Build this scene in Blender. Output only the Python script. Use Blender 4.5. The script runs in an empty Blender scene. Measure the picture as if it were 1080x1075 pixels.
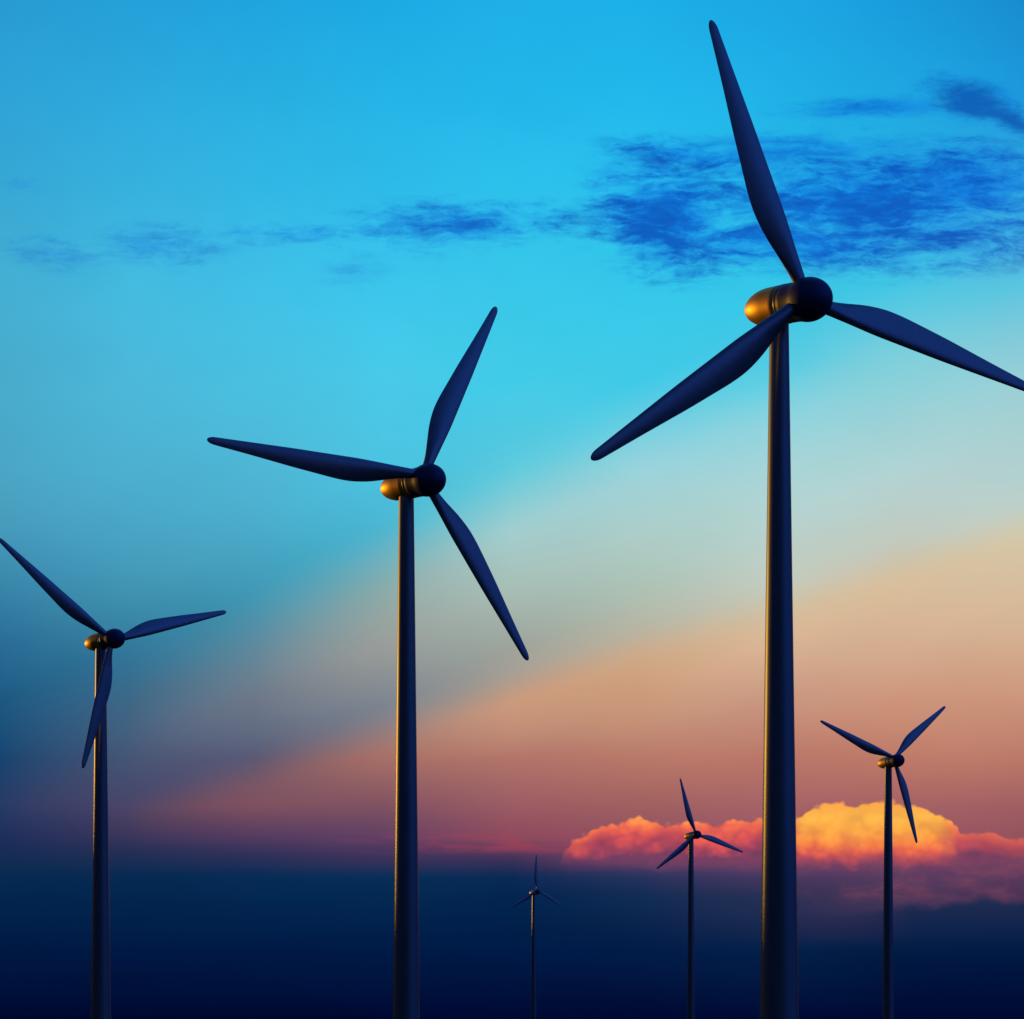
import bpy, bmesh, math, random
from mathutils import Vector, Matrix

scene = bpy.context.scene
C = scene.collection
R_ = math.radians

# ------------------------------------------------------------------ camera
F = 3000.0            # focal length in photo pixels (photo is 1080 x 1075)
HOR = 1085.0          # image row of the true horizon
EYE = 1.7
cam_d = bpy.data.cameras.new('camera')
cam = bpy.data.objects.new('camera', cam_d)
C.objects.link(cam)
cam.location = (0, 0, EYE)
cam.rotation_euler = (R_(90), 0, 0)
cam_d.sensor_fit = 'HORIZONTAL'
cam_d.sensor_width = 36.0
cam_d.lens = 36.0 * F / 1080.0
cam_d.shift_y = (HOR - 537.5) / 1080.0
cam_d.clip_start = 0.1
cam_d.clip_end = 80000.0
scene.camera = cam

# ------------------------------------------------------------------ exposure
scene.view_settings.view_transform = 'Standard'
scene.view_settings.look = 'None'
scene.view_settings.exposure = 0.0
scene.view_settings.gamma = 1.0
scene.view_settings.use_curve_mapping = False

# ------------------------------------------------------------------ sun
SUN_AZ = R_(-54)      # to the left of the view, behind the turbines
SUN_EL = R_(3)
sun_d = bpy.data.lights.new('sun', 'SUN')
sun_d.energy = 1.7
sun_d.angle = R_(0.6)
sun_d.color = (1.0, 0.43, 0.03)
sun = bpy.data.objects.new('sun', sun_d)
C.objects.link(sun)
sdir = Vector((math.sin(SUN_AZ) * math.cos(SUN_EL), math.cos(SUN_AZ) * math.cos(SUN_EL), math.sin(SUN_EL)))
sun.rotation_euler = sdir.to_track_quat('Z', 'Y').to_euler()
sun.location = sdir * 500

# ------------------------------------------------------------------ world: dusk sky, written as node expressions
world = bpy.data.worlds.new('World')
scene.world = world
world.use_nodes = True
wn, wl = world.node_tree.nodes, world.node_tree.links
wn.clear()


def lin(c):
    out = []
    for v in c:
        v = v / 255.0
        out.append(v / 12.92 if v <= 0.04045 else ((v + 0.055) / 1.055) ** 2.4)
    return tuple(out) + (1.0,)


class S:
    """a scalar socket with arithmetic"""
    def __init__(self, sock):
        self.s = sock

    @staticmethod
    def op(name, *a, clamp=False):
        n = wn.new('ShaderNodeMath')
        n.operation = name
        n.use_clamp = clamp
        for i, v in enumerate(a):
            if isinstance(v, S):
                wl.new(v.s, n.inputs[i])
            else:
                n.inputs[i].default_value = float(v)
        return S(n.outputs[0])

    def __add__(s, o): return S.op('ADD', s, o)
    def __radd__(s, o): return S.op('ADD', o, s)
    def __sub__(s, o): return S.op('SUBTRACT', s, o)
    def __rsub__(s, o): return S.op('SUBTRACT', o, s)
    def __mul__(s, o): return S.op('MULTIPLY', s, o)
    def __rmul__(s, o): return S.op('MULTIPLY', o, s)
    def __truediv__(s, o): return S.op('DIVIDE', s, o)
    def clamp(s): return S.op('ADD', s, 0.0, clamp=True)
    def abs(s): return S.op('ABSOLUTE', s)
    def min(s, o): return S.op('MINIMUM', s, o)
    def max(s, o): return S.op('MAXIMUM', s, o)
    def pow(s, o): return S.op('POWER', s, o)


def smooth(v, a, b, lo=0.0, hi=1.0, kind='SMOOTHSTEP'):
    n = wn.new('ShaderNodeMapRange')
    n.interpolation_type = kind
    wl.new(v.s, n.inputs['Value'])
    for k, x in (('From Min', a), ('From Max', b), ('To Min', lo), ('To Max', hi)):
        if isinstance(x, S):
            wl.new(x.s, n.inputs[k])
        else:
            n.inputs[k].default_value = x
    return S(n.outputs['Result'])


def vec(x, y, z=0.0):
    n = wn.new('ShaderNodeCombineXYZ')
    for i, v in enumerate((x, y, z)):
        if isinstance(v, S):
            wl.new(v.s, n.inputs[i])
        else:
            n.inputs[i].default_value = v
    return n.outputs[0]


def noise(v, scale=1.0, detail=6.0, rough=0.55, dist=0.0, lac=2.0):
    n = wn.new('ShaderNodeTexNoise')
    wl.new(v, n.inputs['Vector'])
    n.inputs['Scale'].default_value = scale
    n.inputs['Detail'].default_value = detail
    n.inputs['Roughness'].default_value = rough
    n.inputs['Lacunarity'].default_value = lac
    n.inputs['Distortion'].default_value = dist
    return S(n.outputs['Fac'])


def voro(v, scale=1.0, smoothness=0.4):
    n = wn.new('ShaderNodeTexVoronoi')
    n.feature = 'SMOOTH_F1'
    wl.new(v, n.inputs['Vector'])
    n.inputs['Scale'].default_value = scale
    n.inputs['Smoothness'].default_value = smoothness
    return S(n.outputs['Distance'])


def ramp(v, stops, interp='LINEAR'):
    """stops: (position 0..1, linear rgba)"""
    n = wn.new('ShaderNodeValToRGB')
    wl.new(v.s, n.inputs[0])
    r = n.color_ramp
    r.interpolation = interp
    stops = sorted(stops, key=lambda q: q[0])
    r.elements[0].position, r.elements[0].color = stops[0]
    r.elements[1].position, r.elements[1].color = stops[-1]
    for p, c in stops[1:-1]:
        e = r.elements.new(p)
        e.color = c
    return n.outputs[0]


def mix(fac, a, b):
    n = wn.new('ShaderNodeMix')
    n.data_type = 'RGBA'
    n.blend_type = 'MIX'
    n.clamp_factor = True
    if isinstance(fac, S):
        wl.new(fac.s, n.inputs[0])
    else:
        n.inputs[0].default_value = fac
    for i, v in ((6, a), (7, b)):
        if isinstance(v, tuple):
            n.inputs[i].default_value = v
        else:
            wl.new(v, n.inputs[i])
    return n.outputs[2]


def vscale(col, fac):
    n = wn.new('ShaderNodeVectorMath')
    n.operation = 'SCALE'
    wl.new(col, n.inputs[0])
    if isinstance(fac, S):
        wl.new(fac.s, n.inputs['Scale'])
    else:
        n.inputs['Scale'].default_value = fac
    return n.outputs[0]


def vadd(a, b):
    n = wn.new('ShaderNodeVectorMath')
    n.operation = 'ADD'
    wl.new(a, n.inputs[0])
    wl.new(b, n.inputs[1])
    return n.outputs[0]


tc = wn.new('ShaderNodeTexCoord')
sep = wn.new('ShaderNodeSeparateXYZ')
wl.new(tc.outputs['Generated'], sep.inputs[0])
dx, dy, dz = (S(sep.outputs[i]) for i in range(3))
az = S.op('ARCTAN2', dx, dy)                       # 0 = north (+Y), positive to the east
hyp = S.op('SQRT', dx * dx + dy * dy).max(1e-4)
azc = az.min(0.9).max(-0.9)
X = 540.0 + F * S.op('TANGENT', azc)               # sky chart: azimuth axis
Y = HOR - F * (dz / hyp) / S.op('COSINE', az.min(0.3).max(-0.3))   # sky chart: height axis (grows downward)

# soft wander so that no edge in the sky is ruler straight
wob = noise(vec(X * (1 / 260.0), Y * (1 / 190.0), 3.1), 1.0, 3.0, 0.5) - 0.5
SK = 0.327


def gskew_py(y):
    def ss(a, b, t):
        t = min(1, max(0, (t - a) / (b - a)))
        return t * t * (3 - 2 * t)
    return ss(-300, 560, y) * (1 - ss(740, 900, y))


def W_py(x, y):
    return y - SK * (1080 - x) * gskew_py(y)


g = smooth(Y, -300, 560) * (1.0 - smooth(Y, 740, 900))
Xc = X.min(1300.0).max(-200.0)
W = Y - SK * (1080.0 - Xc) * g + wob * (g * 26.0)
LO, HI = -320.0, 1085.0
Wn = (W - LO) * (1.0 / (HI - LO))

# colour of the clear sky and of the dusk bank, measured down nine azimuths
ROWS = [0, 100, 200, 300, 400, 500, 560, 620, 680, 740, 800, 850, 885, 905, 922, 945, 1000, 1072]
COLS = {
    0: [(40,155,212), (46,162,214), (56,169,214), (68,176,212), (74,171,204), (74,164,195), (70,153,186), (56,132,168), (40,106,148), (28,86,128), (24,68,112), (38,58,100), (28,46,90), (20,44,82), (7,42,82), (3,38,78), (0,25,68), (0,8,48)],
    135: [(36,160,216), (44,168,220), (54,177,222), (68,186,223), (76,184,217), (78,175,208), (72,164,197), (66,148,178), (52,120,154), (66,102,132), (68,84,114), (80,70,102), (52,52,92), (30,46,84), (7,42,84), (3,38,78), (0,25,68), (0,8,48)],
    270: [(32,164,222), (40,174,225), (50,183,229), (64,192,230), (74,193,225), (80,183,214), (78,172,201), (74,156,182), (92,136,156), (106,118,134), (100,90,112), (120,80,98), (80,58,96), (42,48,88), (7,44,86), (3,40,82), (0,26,70), (0,8,48)],
    405: [(28,170,228), (36,180,230), (46,188,234), (60,198,236), (72,201,232), (80,197,226), (86,184,207), (132,170,170), (150,156,152), (136,134,138), (158,110,106), (126,82,98), (94,62,98), (60,50,90), (9,46,88), (3,40,82), (0,27,71), (0,8,50)],
    540: [(30,176,232), (34,183,234), (44,192,235), (56,200,234), (66,204,232), (104,205,221), (150,204,207), (164,190,182), (166,164,150), (194,154,130), (176,116,106), (156,92,100), (140,72,92), (64,50,88), (10,42,84), (2,38,80), (0,26,70), (0,9,50)],
    675: [(28,176,232), (34,184,236), (42,192,236), (52,200,234), (72,206,232), (146,210,220), (170,206,202), (178,194,176), (200,172,142), (200,152,124), (185,120,105), (158,96,96), (146,80,98), (110,66,100), (40,52,94), (16,44,84), (2,28,72), (0,9,50)],
    810: [(28,168,228), (32,178,232), (40,190,234), (54,200,232), (90,206,228), (165,212,216), (184,210,204), (200,199,176), (214,181,152), (200,148,126), (186,118,104), (164,98,102), (148,82,100), (128,70,102), (74,58,98), (38,48,84), (4,32,74), (0,9,52)],
    945: [(26,156,220), (30,168,226), (42,182,230), (70,200,228), (130,208,218), (178,212,212), (196,202,186), (212,191,162), (212,173,144), (206,148,122), (190,122,104), (166,98,100), (150,84,98), (120,70,100), (88,60,96), (72,54,88), (2,32,72), (0,9,52)],
    1080: [(24,142,208), (28,152,220), (48,170,226), (92,198,224), (150,206,214), (180,206,200), (206,202,178), (214,189,158), (212,171,140), (204,148,122), (186,120,104), (160,94,98), (146,82,94), (120,66,98), (92,58,94), (74,50,84), (2,32,70), (0,9,52)],
}
base = None
xs = sorted(COLS)
Xk = X.min(1080.0).max(0.0)
for x0 in xs:
    st, last = [], -1
    for y0, c in zip(ROWS, COLS[x0]):
        p = (W_py(x0, y0) - LO) / (HI - LO)
        p = max(p, last + 0.002)
        last = p
        st.append((min(p, 1.0), lin(c)))
    w = (1.0 - (Xk - float(x0)).abs() * (1 / 135.0)).clamp()
    part = vscale(ramp(Wn, st), w)
    base = part if base is None else vadd(base, part)
col = base

def curve(v, pts, lo, hi):
    """piecewise function of v, returned in chart units"""
    a, b = pts[0][0], pts[-1][0]
    st = []
    for x0, y0 in pts:
        q = (y0 - lo) / (hi - lo)
        st.append(((x0 - a) / (b - a), (q, q, q, 1.0)))
    o = ramp((v - float(a)) * (1.0 / (b - a)), st)
    n = wn.new('ShaderNodeSeparateColor')
    wl.new(o, n.inputs[0])
    return S(n.outputs[0]) * float(hi - lo) + float(lo)


# the afterglow's long slanting beam: a softly cut warm lower edge
tA = Y + 0.327 * Xc - 900.0 + wob * 16.0
dA = smooth(tA, -24, 28) - smooth(tA, -120, 120)
dA = dA * (1.0 - smooth(Y, 872, 900)) * smooth(X, 20, 170)
farR = smooth(X, 150, 900)
tB = Y - curve(X, [(-100, 880), (0, 835), (140, 742), (280, 645), (416, 575), (490, 532), (630, 462), (756, 403), (900, 345), (1080, 285), (1300, 240)], 200, 900) + wob * 24.0
dB = (smooth(tB, -52, 74) - smooth(tB, -165, 165)) * (1.0 - smooth(Y, 800, 860)) * (1.0 - smooth(X, 700, 1000) * 0.6) * smooth(X, 30, 220, 0.3, 1.0)
mul = vec((1.0 + dA * (0.60 - farR * 0.46)) * (1.0 + dB * 0.75), (1.0 + dA * (0.12 - farR * 0.19)) * (1.0 + dB * 0.10), (1.0 - dA * (0.22 + farR * 0.10)) * (1.0 - dB * 0.02))
mm = wn.new('ShaderNodeVectorMath')
mm.operation = 'MULTIPLY'
wl.new(col, mm.inputs[0])
wl.new(mul, mm.inputs[1])
col = mm.outputs[0]

# higher sky darkens slowly towards the zenith
col = mix(smooth(Y, -200, -4000, 0.0, 0.75), col, lin((10, 70, 150)))

# faint uneven brightness of the clear air
mott = noise(vec(X * (1 / 170.0), Y * (1 / 90.0), 7.7), 1.0, 4.0, 0.5) - 0.5
col = vscale(col, 1.0 + mott * 0.10)


# ---- high blue wisps
def ell(cx, cy, rx, ry, k=0.0):
    u = (X - float(cx)) * (1.0 / rx)
    v = (Y - float(cy) - (X - float(cx)) * k) * (1.0 / ry)
    return (1.0 - S.op('SQRT', u * u + v * v)).max(-0.6)


wx = noise(vec(X * (1 / 90.0), Y * (1 / 45.0), 1.3), 1.0, 4.0, 0.6) - 0.5
wy = noise(vec(X * (1 / 80.0), Y * (1 / 50.0), 9.3), 1.0, 4.0, 0.6) - 0.5
Xw, Yw = X + wx * 60.0, Y + wy * 26.0
n1 = noise(vec(Xw * (1 / 112.0), Yw * (1 / 22.0), 0.4), 1.0, 9.0, 0.62, 0.3)
n2 = noise(vec(Xw * (1 / 24.0), Yw * (1 / 8.5), 5.4), 1.0, 6.0, 0.65, 0.2)
n3 = noise(vec(Xw * (1 / 13.0), Yw * (1 / 5.5), 2.4), 1.0, 3.0, 0.6, 0.4)
envs = [ell(915, 216, 262, 86, 0.04), ell(705, 226, 110, 84, 0.1), ell(735, 165, 110, 22, 0.12) * 0.8, ell(480, 238, 170, 36, -0.05) * 0.72,
        ell(310, 246, 110, 18) * 0.55, ell(165, 260, 90, 30) * 0.6, ell(60, 268, 66, 24, 0.15) * 0.55, ell(830, 256, 240, 36, 0.02), ell(368, 287, 40, 15) * 0.15, ell(25, 196, 44, 10, 0.1) * 0.4, ell(1010, 200, 130, 66, 0.05)]
env = envs[0]
for e in envs[1:]:
    env = env.max(e)
env2 = ell(930, 113, 150, 14, -0.04).max(ell(840, 160, 190, 26, -0.02)).max(ell(1065, 196, 70, 13, 0.12))
core = ell(930, 215, 170, 62, 0.08).max(ell(700, 175, 70, 22, 0.1)).max(ell(690, 240, 60, 34, 0.0)).max(0.0)
amt = env * 0.75 + core * 0.22 + (n1 - 0.5) * 1.8 + (n2 - 0.5) * 1.0 + (n3 - 0.5) * 0.45
wisp = smooth(amt, -0.16, 0.80) * smooth(env, -0.12, 0.28)
amt2 = env2 * 0.5 + (n1 - 0.5) * 1.4 + (n2 - 0.5) * 0.5
wisp = wisp.max(smooth(amt2, -0.2, 0.55) * smooth(env2, -0.2, 0.4) * 0.8)
# the small dense cloud at the upper right
e3 = ell(1022, 106, 54, 29, 0.12).max(ell(1066, 127, 58, 17, 0.42))
wisp = wisp.max(smooth(e3 + (n1 - 0.5) * 1.1 + (n2 - 0.5) * 1.0, -0.1, 0.85) * 0.95)
fade_w = smooth(X, 0, 640, 0.48, 1.0)
deep = mix(smooth(n1 + (n2 - 0.5) * 0.5 + core * 0.15, 0.42, 0.75), lin((8, 112, 222)), lin((6, 66, 184)))
deep = mix(smooth(e3, 0.0, 0.5), deep, lin((12, 80, 178)))
col = mix(wisp * fade_w * 0.88, col, deep)


# ---- lit cumulus over the dusk bank
lump = voro(vec(X * (1 / 22.0), Y * (1 / 17.0), 0.0), 1.0, 0.35)
lump2 = voro(vec(X * (1 / 9.0), Y * (1 / 7.5), 4.0), 1.0, 0.3)
fine = noise(vec(X * (1 / 14.0), Y * (1 / 10.0), 2.0), 1.0, 5.0, 0.6) - 0.5
big = noise(vec(X * (1 / 48.0), Y * (1 / 26.0), 6.0), 1.0, 4.0, 0.55) - 0.5
top = curve(X + fine * 8.0, [(586, 925), (595, 893), (606, 882), (622, 874), (634, 869), (652, 870), (664, 864), (676, 862), (690, 866), (704, 869),
                (726, 867), (752, 868), (775, 866), (800, 863), (830, 864), (848, 858), (858, 850), (872, 847), (886, 846), (896, 850),
                (912, 845), (938, 843), (962, 849), (984, 857), (1000, 862), (1009, 872), (1013, 879), (1030, 877), (1060, 882), (1110, 888)], 830, 940)
d = Y - top - (lump - 0.45) * 8.0 - (lump2 - 0.45) * 6.5 - fine * 3.5
edge = smooth(d, -1.8, 2.6)
hot = smooth(X, 826, 850) * (1.0 - smooth(X, 985, 1018))
puff = (lump - 0.45) * 0.55 + (lump2 - 0.45) * 0.35 + fine * 0.25
big2 = noise(vec(X * (1 / 30.0), Y * (1 / 20.0), 21.0), 1.0, 3.0, 0.5) - 0.5
dl = (Y - 862.0 - smooth(X, 660, 600, 0.0, 14.0)) * (1 / 44.0) * 0.8 + d * (1 / 34.0) * 0.25 + 0.02
dl = dl + big * 0.65 + big2 * 0.45 + puff * 0.50
dh = (Y - 846.0) * (1 / 71.0) + big2 * 0.20 + puff * 0.20 + big * 0.18
c_left = ramp(dl, [(0.0, lin((255, 160, 84))), (0.14, lin((250, 128, 80))), (0.32, lin((238, 104, 82))), (0.58, lin((216, 84, 86))), (0.80, lin((176, 72, 92))), (1.0, lin((120, 62, 96)))], 'LINEAR')
c_hot = ramp(dh, [(0.0, lin((255, 168, 76))), (0.22, lin((255, 184, 76))), (0.45, lin((255, 170, 72))), (0.62, lin((252, 138, 72))), (0.76, lin((236, 102, 80))), (0.89, lin((190, 78, 90))), (1.0, lin((122, 64, 96)))], 'LINEAR')
c_right = ramp(d * (1 / 24.0) + puff * 0.4 + big2 * 0.3, [(0.0, lin((218, 100, 86))), (0.5, lin((186, 78, 90))), (1.0, lin((112, 62, 94)))], 'EASE')
cc = mix(hot, c_left, c_hot)
cc = mix(smooth(X + fine * 12.0, 1004, 1020), cc, c_right)
# creases between the billows
crease = smooth(lump + fine * 0.3, 0.42, 0.80) * (1.0 - hot * 0.75)
cc = mix(crease * smooth(d, 3.0, 14.0) * 0.55, cc, lin((150, 66, 96)))
cc = vscale(cc, 1.0 - puff * 0.30)
# the underside melts into the bank
botY = 906.0 + hot * 4.0
low = (1.0 - smooth(Y + big * 10.0 + (lump - 0.45) * (12.0 - hot * 8.0) + fine * 5.0, botY - 12.0, botY + 17.0))
sideL = smooth(X + big * 14.0, 588, 606)
col = mix(edge * low * sideL, col, cc)
# purple glow veil at the right under the cumulus, and the rose line left of it
veil = smooth(noise(vec(X * (1 / 70.0), Y * (1 / 26.0), 8.0), 1.0, 5.0, 0.6), 0.42, 0.7) * smooth(X, 820, 900) * smooth(Y, 894, 910) * (1.0 - smooth(Y, 930, 962))
col = mix(veil * 0.6, col, lin((138, 74, 92)))
rose = smooth(noise(vec(X * (1 / 75.0), Y * (1 / 10.0), 12.0), 1.0, 4.0, 0.5), 0.42, 0.62) * smooth(X, 300, 560) * (1.0 - smooth(X, 590, 640)) * smooth(Y, 872, 888) * (1.0 - smooth(Y, 893, 903))
col = mix(rose * 0.45, col, lin((176, 66, 88)))

# ---- ragged top of the low dark bank at the right
rag = curve(X, [(820, 975), (900, 964), (945, 957), (962, 954), (985, 958), (1005, 951), (1022, 951), (1040, 946), (1062, 952), (1080, 950), (1200, 955)], 930, 990)
bank = smooth(Y - rag + fine * 5.0 + (lump2 - 0.45) * 3.0, -4.0, 6.0) * smooth(X, 850, 980) * 0.85
bcol = ramp((Y - 940.0) * (1 / 135.0), [(0.0, lin((18, 44, 80))), (0.3, lin((4, 34, 74))), (0.6, lin((0, 20, 62))), (1.0, lin((0, 9, 50)))])
col = mix(bank, col, bcol)
# dim layering inside the bank
lay = noise(vec(X * (1 / 240.0), Y * (1 / 22.0), 15.0), 1.0, 5.0, 0.55) - 0.5
col = vscale(col, 1.0 + lay * 0.30 * smooth(Y, 900, 930))

# ---- the rest of the sky dome, away from the afterglow: dim blue, with added bright patches to the east
sky = wn.new('ShaderNodeTexSky')
sky.sky_type = 'NISHITA'
sky.sun_disc = False
sky.sun_elevation = SUN_EL
sky.sun_rotation = SUN_AZ
nish = vscale(sky.outputs[0], 0.05)
elev = dz.max(0.0)
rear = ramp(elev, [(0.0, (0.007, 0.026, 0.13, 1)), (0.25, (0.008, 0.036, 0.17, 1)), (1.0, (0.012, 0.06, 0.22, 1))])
side_fill = smooth(az, 0.8, 1.3) * (1.0 - smooth(az, 1.9, 2.8))  # unseen glow added to light the right side of the towers
sheen_spot = S.op("EXPONENT", ((az - 2.3) * (az - 2.3) * 6.0 + (dz - 0.36) * (dz - 0.36) * 28.0) * -1.0)  # unseen bright patch added to put a sheen along the blades
rear = vscale(rear, 0.42 + side_fill * 1.7 + sheen_spot * 1.9)
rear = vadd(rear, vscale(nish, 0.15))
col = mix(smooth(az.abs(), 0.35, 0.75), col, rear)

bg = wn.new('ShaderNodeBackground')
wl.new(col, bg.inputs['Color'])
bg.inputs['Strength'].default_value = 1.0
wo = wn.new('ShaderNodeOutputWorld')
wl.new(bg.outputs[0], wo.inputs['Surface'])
world.cycles.sampling_method = 'MANUAL'
world.cycles.sample_map_resolution = 512


# ------------------------------------------------------------------ materials
def paint(name, base_c, rough=0.38, spec=0.5, metal=0.0):
    m = bpy.data.materials.new(name)
    m.use_nodes = True
    nt = m.node_tree
    b = nt.nodes['Principled BSDF']
    tcn = nt.nodes.new('ShaderNodeTexCoord')
    mp = nt.nodes.new('ShaderNodeMapping')
    mp.inputs['Scale'].default_value = (1.2, 1.2, 0.12)
    nt.links.new(tcn.outputs['Object'], mp.inputs[0])
    nz = nt.nodes.new('ShaderNodeTexNoise')
    nz.inputs['Scale'].default_value = 1.0
    nz.inputs['Detail'].default_value = 6
    nt.links.new(mp.outputs[0], nz.inputs['Vector'])
    cr = nt.nodes.new('ShaderNodeValToRGB')
    cr.color_ramp.elements[0].position = 0.3
    cr.color_ramp.elements[1].position = 0.7
    cr.color_ramp.elements[0].color = tuple(v * 0.86 for v in base_c) + (1,)
    cr.color_ramp.elements[1].color = tuple(base_c) + (1,)
    nt.links.new(nz.outputs['Fac'], cr.inputs[0])
    nt.links.new(cr.outputs[0], b.inputs['Base Color'])
    mr = nt.nodes.new('ShaderNodeMapRange')
    mr.inputs['To Min'].default_value = rough - 0.04
    mr.inputs['To Max'].default_value = rough + 0.06
    nt.links.new(nz.outputs['Fac'], mr.inputs['Value'])
    nt.links.new(mr.outputs[0], b.inputs['Roughness'])
    b.inputs['Specular IOR Level'].default_value = spec
    b.inputs['Metallic'].default_value = metal
    return m


M_blade = paint('blade_gelcoat', (0.26, 0.28, 0.40), 0.34, 0.5, 0.7)
M_tower = paint('tower_paint', (0.15, 0.19, 0.27), 0.36, 0.5, 0.75)
M_nac = paint('nacelle_sunlit_gold', (0.80, 0.52, 0.13), 0.50, 0.5, 0.9)  # gold of the low sun put into the base colour
M_hub = paint('hub_paint', (0.05, 0.07, 0.20), 0.5, 0.2, 0.6)

M_gr = bpy.data.materials.new('dark_grassland')
M_gr.use_nodes = True
nt = M_gr.node_tree
b = nt.nodes['Principled BSDF']
t1 = nt.nodes.new('ShaderNodeTexCoord')
n_ = nt.nodes.new('ShaderNodeTexNoise')
n_.inputs['Scale'].default_value = 0.02
n_.inputs['Detail'].default_value = 10
nt.links.new(t1.outputs['Object'], n_.inputs['Vector'])
r_ = nt.nodes.new('ShaderNodeValToRGB')
r_.color_ramp.elements[0].color = (0.025, 0.035, 0.018, 1)
r_.color_ramp.elements[1].color = (0.07, 0.075, 0.035, 1)
nt.links.new(n_.outputs['Fac'], r_.inputs[0])
nt.links.new(r_.outputs[0], b.inputs['Base Color'])
b.inputs['Roughness'].default_value = 1.0
b.inputs['Specular IOR Level'].default_value = 0.0


def obj(name, me, mat, parent=None):
    if isinstance(me, bmesh.types.BMesh):
        m = bpy.data.meshes.new(name)
        me.normal_update()
        me.to_mesh(m)
        me.free()
        me = m
    if not me.materials:
        me.materials.append(mat)
    o = bpy.data.objects.new(name, me)
    C.objects.link(o)
    if parent:
        o.parent = parent
    return o


# ------------------------------------------------------------------ ground: gently rolling plain out to the horizon
def ground():
    bm = bmesh.new()
    rng = random.Random(3)
    ph = [(rng.uniform(0, 6.28), rng.uniform(0, 6.28), rng.uniform(0.5, 1.5)) for _ in range(6)]
    rings = [0, 6, 15, 30, 60, 110, 180, 280, 400, 560, 760, 1000, 1400, 2000, 2800, 4000, 6000, 9000, 14000, 22000, 32000]
    seg = 96
    rows = []
    for r in rings:
        row = []
        for k in range(1 if r == 0 else seg):
            a = 2 * math.pi * k / seg
            x, y = r * math.cos(a), r * math.sin(a)
            amp = min(1.0, r / 300.0) * 0.7
            z = -amp * 0.8
            for i, (p, q, s) in enumerate(ph):
                z += amp * 0.22 * math.sin(x * 0.004 * s * (i + 1) + p) * math.cos(y * 0.0035 * s * (i + 1) + q)
            row.append(bm.verts.new((x, y, z)))
        rows.append(row)
    for k in range(seg):
        bm.faces.new((rows[0][0], rows[1][k], rows[1][(k + 1) % seg]))
    for i in range(1, len(rows) - 1):
        for k in range(seg):
            bm.faces.new((rows[i][k], rows[i + 1][k], rows[i + 1][(k + 1) % seg], rows[i][(k + 1) % seg]))
    for f in bm.faces:
        f.smooth = True
    o = obj('ground', bm, M_gr)
    o['kind'] = 'structure'
    return o


ground()

def lerp_tab(tab, x):
    for (a, va), (b_, vb) in zip(tab, tab[1:]):
        if x <= b_:
            t = (x - a) / (b_ - a)
            t = max(0, min(1, t))
            return va + (vb - va) * t
    return tab[-1][1]


# ------------------------------------------------------------------ an unseen ridge added far left, its crest shaped to shade the towers
def ridge():
    bm = bmesh.new()
    rng = random.Random(11)
    d = Vector((math.sin(SUN_AZ), math.cos(SUN_AZ), 0))
    e = Vector((-d.y, d.x, 0))
    n_u, n_v = 90, 14
    hs = [rng.uniform(0, 6.28) for _ in range(6)]
    grid = []
    for i in range(n_u + 1):
        u = -1 + 2 * i / n_u
        row = []
        crest = lerp_tab([(-3600, 300), (-2729, 350), (-1738, 358), (-1175, 356), (-720, 335), (-450, 300), (0, 297), (3600, 240)], u * 3600) + 3 * math.sin(u * 23 + hs[1]) + 2 * math.sin(u * 51 + hs[2])
        crest *= max(0.0, 1 - abs(u) ** 6)
        for k in range(n_v + 1):
            v = -1 + 2 * k / n_v
            hgt = crest * (1 - abs(v)) ** 1.25 * (1 + 0.10 * math.sin(u * 37 + v * 5 + hs[3]) * abs(v)) - 4.0
            p = d * (5200 + v * 1100) + e * (u * 3600)
            row.append(bm.verts.new((p.x, p.y, hgt)))
        grid.append(row)
    for i in range(n_u):
        for k in range(n_v):
            bm.faces.new((grid[i][k], grid[i + 1][k], grid[i + 1][k + 1], grid[i][k + 1]))
    bmesh.ops.recalc_face_normals(bm, faces=bm.faces)
    for f in bm.faces:
        f.smooth = True
    o = obj('shade_ridge', bm, M_gr)
    o['kind'] = 'structure'


ridge()

# ------------------------------------------------------------------ wind turbines
R = 40.0             # rotor radius, metres


def lathe(profile, seg=64, axis='Z'):
    bm = bmesh.new()
    rings = []
    for t, r in profile:
        ring = []
        if r < 1e-5:
            ring = [bm.verts.new((0, 0, t))]
        else:
            for k in range(seg):
                a = 2 * math.pi * k / seg
                ring.append(bm.verts.new((r * math.cos(a), r * math.sin(a), t)))
        rings.append(ring)
    for A, B in zip(rings, rings[1:]):
        for k in range(seg):
            k2 = (k + 1) % seg
            if len(A) == 1 and len(B) > 1:
                bm.faces.new((A[0], B[k2], B[k]))
            elif len(B) == 1 and len(A) > 1:
                bm.faces.new((A[k], A[k2], B[0]))
            elif len(A) > 1:
                bm.faces.new((A[k], A[k2], B[k2], B[k]))
    bmesh.ops.recalc_face_normals(bm, faces=bm.faces)
    for f in bm.faces:
        f.smooth = True
    if axis == 'Z':
        return bm
    return bm


def smooth_tab(tab, x, h=0.03):
    return sum(lerp_tab(tab, min(max(x + k * h / 3, tab[0][0]), tab[-1][0])) for k in range(-3, 4)) / 7


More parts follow.
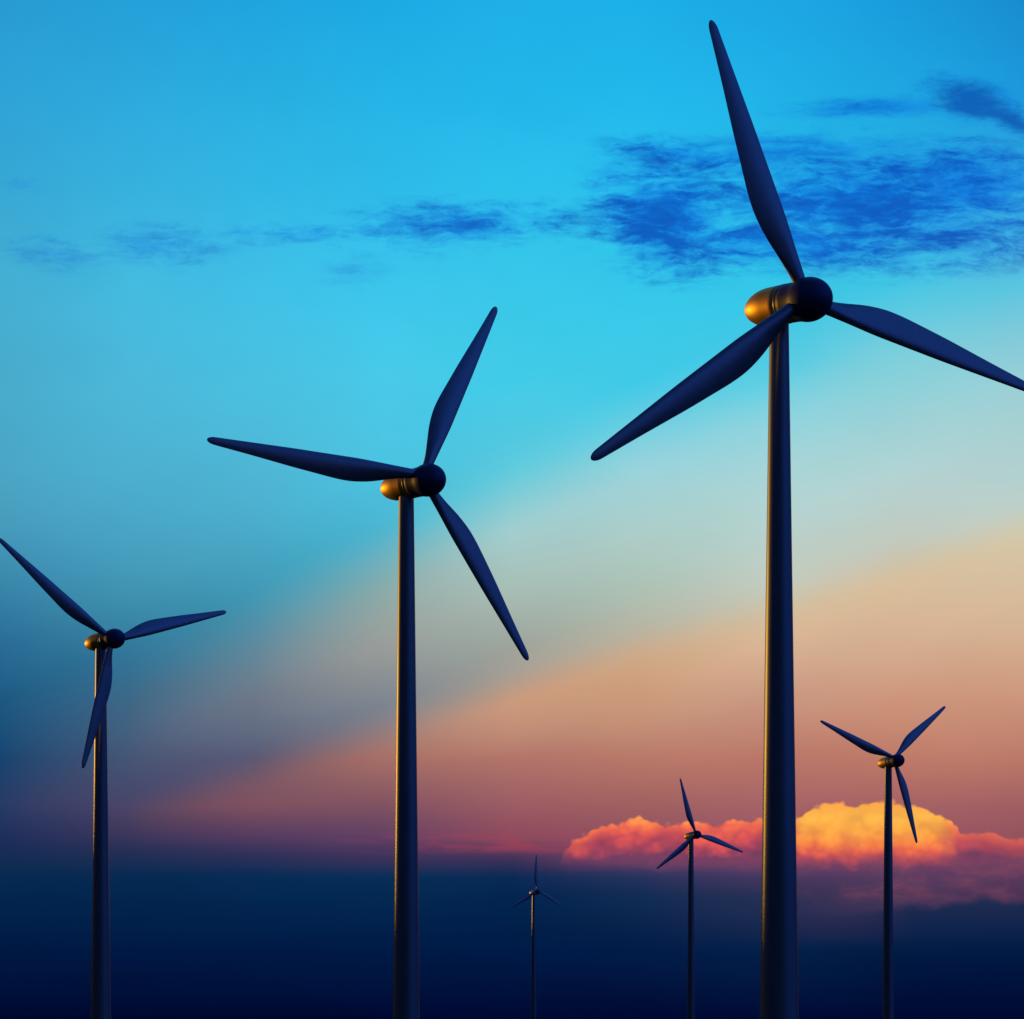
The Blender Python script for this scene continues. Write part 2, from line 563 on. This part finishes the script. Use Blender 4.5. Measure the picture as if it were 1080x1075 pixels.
def blade_mesh():
    """blade along +X from the rotor centre (r = 1 is the tip), +Y is its bulging edge, +Z faces the wind"""
    lead = [(0.0, -0.023), (0.10, -0.025), (0.30, -0.031), (0.6, -0.027), (1.0, -0.016)]
    trail = [(0.0, 0.020), (0.08, 0.022), (0.15, 0.040), (0.25, 0.068), (0.33, 0.080), (0.40, 0.079), (0.6, 0.060), (0.8, 0.037), (1.0, 0.016)]
    thick = [(0.0, 0.021), (0.08, 0.022), (0.25, 0.023), (0.5, 0.016), (0.8, 0.0095), (1.0, 0.006)]
    twist = [(0.0, 12.0), (0.2, 9.0), (0.5, 3.0), (1.0, -1.0)]
    bm = bmesh.new()
    N = 36
    stations = [0.03 + 0.93 * i / 60 for i in range(61)] + [0.97, 0.98, 0.988, 0.994, 0.998, 1.0]
    rows = []
    for r in stations:
        l, t_ = smooth_tab(lead, r), smooth_tab(trail, r)
        th = smooth_tab(thick, r)
        if r > 0.965:                      # rounded tip
            q = (r - 0.965) / 0.035
            s = math.sqrt(max(0.0, 1 - q * q)) if r < 1.0 else 0.06
            mid = (l + t_) / 2
            l, t_ = mid + (l - mid) * s, mid + (t_ - mid) * s
            th *= max(s, 0.1)
        tw = R_(smooth_tab(twist, r))
        roundness = max(0.0, min(1.0, (0.20 - r) / 0.12))
        row = []
        c = t_ - l
        for k in range(N):
            a = 2 * math.pi * k / N
            # chord coordinate 0 (leading edge) .. 1 (trailing edge)
            u = 0.5 - 0.5 * math.cos(a)
            sg = 1 if math.sin(a) >= 0 else -1
            air = 2.6 * (0.60 * math.sqrt(max(u, 0)) * (1 - u) ** 1.0 + 0.18 * u * (1 - u))
            circ = abs(math.sin(a))
            hgt = (air * (1 - roundness) + circ * roundness) * th * sg * (1.0 if sg > 0 else 0.75)
            y = l + c * u
            z = hgt
            yy = y * math.cos(tw) + z * math.sin(tw)
            zz = -y * math.sin(tw) + z * math.cos(tw)
            row.append(bm.verts.new((r * R, yy * R, zz * R)))
        rows.append(row)
    for A, B in zip(rows, rows[1:]):
        for k in range(N):
            bm.faces.new((A[k], A[(k + 1) % N], B[(k + 1) % N], B[k]))
    bm.faces.new(rows[0])
    bm.faces.new(rows[-1])
    bmesh.ops.recalc_face_normals(bm, faces=bm.faces)
    for f in bm.faces:
        f.smooth = True
    me = bpy.data.meshes.new('blade')
    bm.to_mesh(me)
    bm.free()
    return me


def egg(pts, n=10):
    return [(t * R, r * R) for t, r in pts]


def nacelle_profile():
    p = []
    a, bq = 0.125, 0.066                # rear dome half-length and radius
    t0 = -0.160
    for i in range(0, 17):
        th = math.pi / 2 * i / 16
        p.append((t0 - a * math.cos(th), bq * math.sin(th) ** 1.08))
    p += [(-0.1285, 0.0663), (-0.1235, 0.0664), (-0.084, 0.0666), (-0.083, 0.0)]
    return egg(p)


def collar_profile():
    return egg([(-0.0965, 0.0655), (-0.0962, 0.0669), (-0.0955, 0.0674), (-0.0885, 0.0674), (-0.0878, 0.0670), (-0.0874, 0.0655)])


def hub_profile():
    p = [(-0.0875, 0.0), (-0.0875, 0.0666), (-0.070, 0.0668), (-0.052, 0.0672), (-0.038, 0.0680)]  # neck takes the dark hub material, standing in for the hub's shade
    c, a, bq = 0.010, 0.090, 0.0750
    for i in range(0, 25):
        th = math.pi * (0.375 + 0.625 * i / 24)
        p.append((c - a * math.cos(th), bq * math.sin(th) if i < 24 else 0.0))
    return egg(p)


ME = {}


def mesh_of(name, fn, mat):
    bm = lathe(fn())
    me = bpy.data.meshes.new(name)
    bm.to_mesh(me)
    bm.free()
    me.materials.append(mat)
    return me


blade_me = blade_mesh()
blade_me.materials.append(M_blade)
nac_me = mesh_of('nacelle', nacelle_profile, M_nac)
col_me = mesh_of('collar', collar_profile, M_tower)
hub_me = mesh_of('hub', hub_profile, M_hub)


def axis_frame(yaw, tilt):
    n = Vector((math.sin(yaw) * math.cos(tilt), -math.cos(yaw) * math.cos(tilt), math.sin(tilt)))
    r = Vector((0, 0, 1)).cross(n).normalized()
    u = n.cross(r)
    return n, r, u


def frame_matrix(x, y, z, loc=(0, 0, 0)):
    m = Matrix.Identity(4)
    for i, v in enumerate((x, y, z)):
        for j in range(3):
            m[j][i] = v[j]
    m.translation = Vector(loc)
    return m


# centre (in rotor radii from the eye), phase, rotor yaw, rotor tilt, blade offsets, cone, tower radii, label
HUB_SHIFT = [(0.2, -0.1), (0.70, -0.85), (0.4, 0.5), (1.2, -1.2), (0.5, -0.5), (0.0, -2.4)]   # hub centre against the blade axes, m
NAC_TILT = (-3, 1.5, 4, 4, 5, 5)
LONG = {(2, 0): 1.12, (1, 1): 1.025}                                                 # blade length factors
TURB = [
    ((1.00, 9.71, 2.49), 104.3, 24.5, 2.9, (3.3, -7.1, 3.8), -3.9, (0.0330, 0.0690),
     'largest and nearest dark wind turbine, blade tip almost touching the top of the picture'),
    ((-0.41, 13.07, 2.54), 61.0, 28.1, 3.0, (0.9, -6.5, 5.5), -6.7, (0.0350, 0.0640),
     'second tallest dark wind turbine, left of the picture middle, one long blade pointing left'),
    ((-3.01, 21.4, 2.92), 137.9, 28.7, 2.9, (2.3, -1.5, -0.8), -2.5, (0.0400, 0.0780),
     'dark wind turbine at the far left whose lower blade hangs across its tower'),
    ((4.29, 31.95, 3.04), 41.8, 26.4, 3.2, (-2.4, -4.6, 6.9), -3.9, (0.0400, 0.0660),
     'small wind turbine farthest right, in front of the brightest yellow cloud, blades like a Y'),
    ((3.18, 49.26, 3.37), 102.5, 26.5, 2.9, (3.2, -4.0, 0.8), -1.0, (0.0440, 0.0700),
     'small wind turbine in front of the red cloud, just left of the largest tower'),
    ((0.70, 79.98, 3.90), 90.8, 29.0, 2.8, (-1.1, 0.5, 0.6), 0.3, (0.0440, 0.0800),
     'tiniest and most distant wind turbine, low in the dark blue cloud bank'),
]
GROUP = 'wind turbines against the dusk sky'


def turbine(idx, spec):
    Cn, ph, yaw, tilt, offs, cone, (r_top, r_bot), label = spec
    ctr = Vector(Cn) * R + Vector((0, 0, EYE))
    az_t = math.degrees(math.atan2(Cn[0], Cn[1]))
    n_yaw, n_tilt = R_(46 - az_t), R_(NAC_TILT[idx])
    nn, nr, nu = axis_frame(n_yaw, n_tilt)
    hctr = ctr + Vector((HUB_SHIFT[idx][0], 0, HUB_SHIFT[idx][1]))
    t_tow = -0.13 * R
    foot = hctr + nn * t_tow
    root = bpy.data.objects.new('wind_turbine', None)
    C.objects.link(root)
    root.empty_display_size = 5
    root.location = (foot.x, foot.y, 0)
    root['label'] = label
    root['category'] = 'wind turbine'
    root['group'] = GROUP
    base_m = Matrix.Translation(-Vector((foot.x, foot.y, 0)))
    # tower
    Htow = foot.z - 0.045 * R
    prof = [(-2.0, r_bot * R), (0.0, r_bot * R)]
    K = 24
    for i in range(1, K + 1):
        q = i / K
        prof.append((Htow * q, (r_bot + (r_top - r_bot) * q ** 0.95) * R))
    prof.append((Htow + 0.03 * R, r_top * R))
    prof.append((Htow + 0.03 * R, 0.0))
    obj('tower', lathe(prof, 144), M_tower, root)
    # nacelle, collar, hub all turned about the nacelle axis
    mw = base_m @ frame_matrix(nr, nu, nn, hctr)
    nac = obj('nacelle', nac_me, M_nac, root)
    nac.matrix_local = mw
    colr = obj('collar', col_me, M_tower, nac)
    hub = obj('hub', hub_me, M_hub, root)
    hub.matrix_local = mw
    # blades
    n, r, u = axis_frame(R_(yaw), R_(tilt))
    for j in range(3):
        a = R_(ph + 120 * j + offs[j])
        v = r * math.cos(a) + u * math.sin(a)
        tang = -r * math.sin(a) + u * math.cos(a)
        cn = R_(cone)
        vd = v * math.cos(cn) + n * math.sin(cn)
        nd = vd.cross(tang).normalized()
        bo = obj('blade', blade_me, M_blade, root)
        bo.matrix_local = base_m @ frame_matrix(vd * LONG.get((idx, j), 1.0), tang, nd, ctr)
    return root


for i, sp in enumerate(TURB):
    turbine(i, sp)
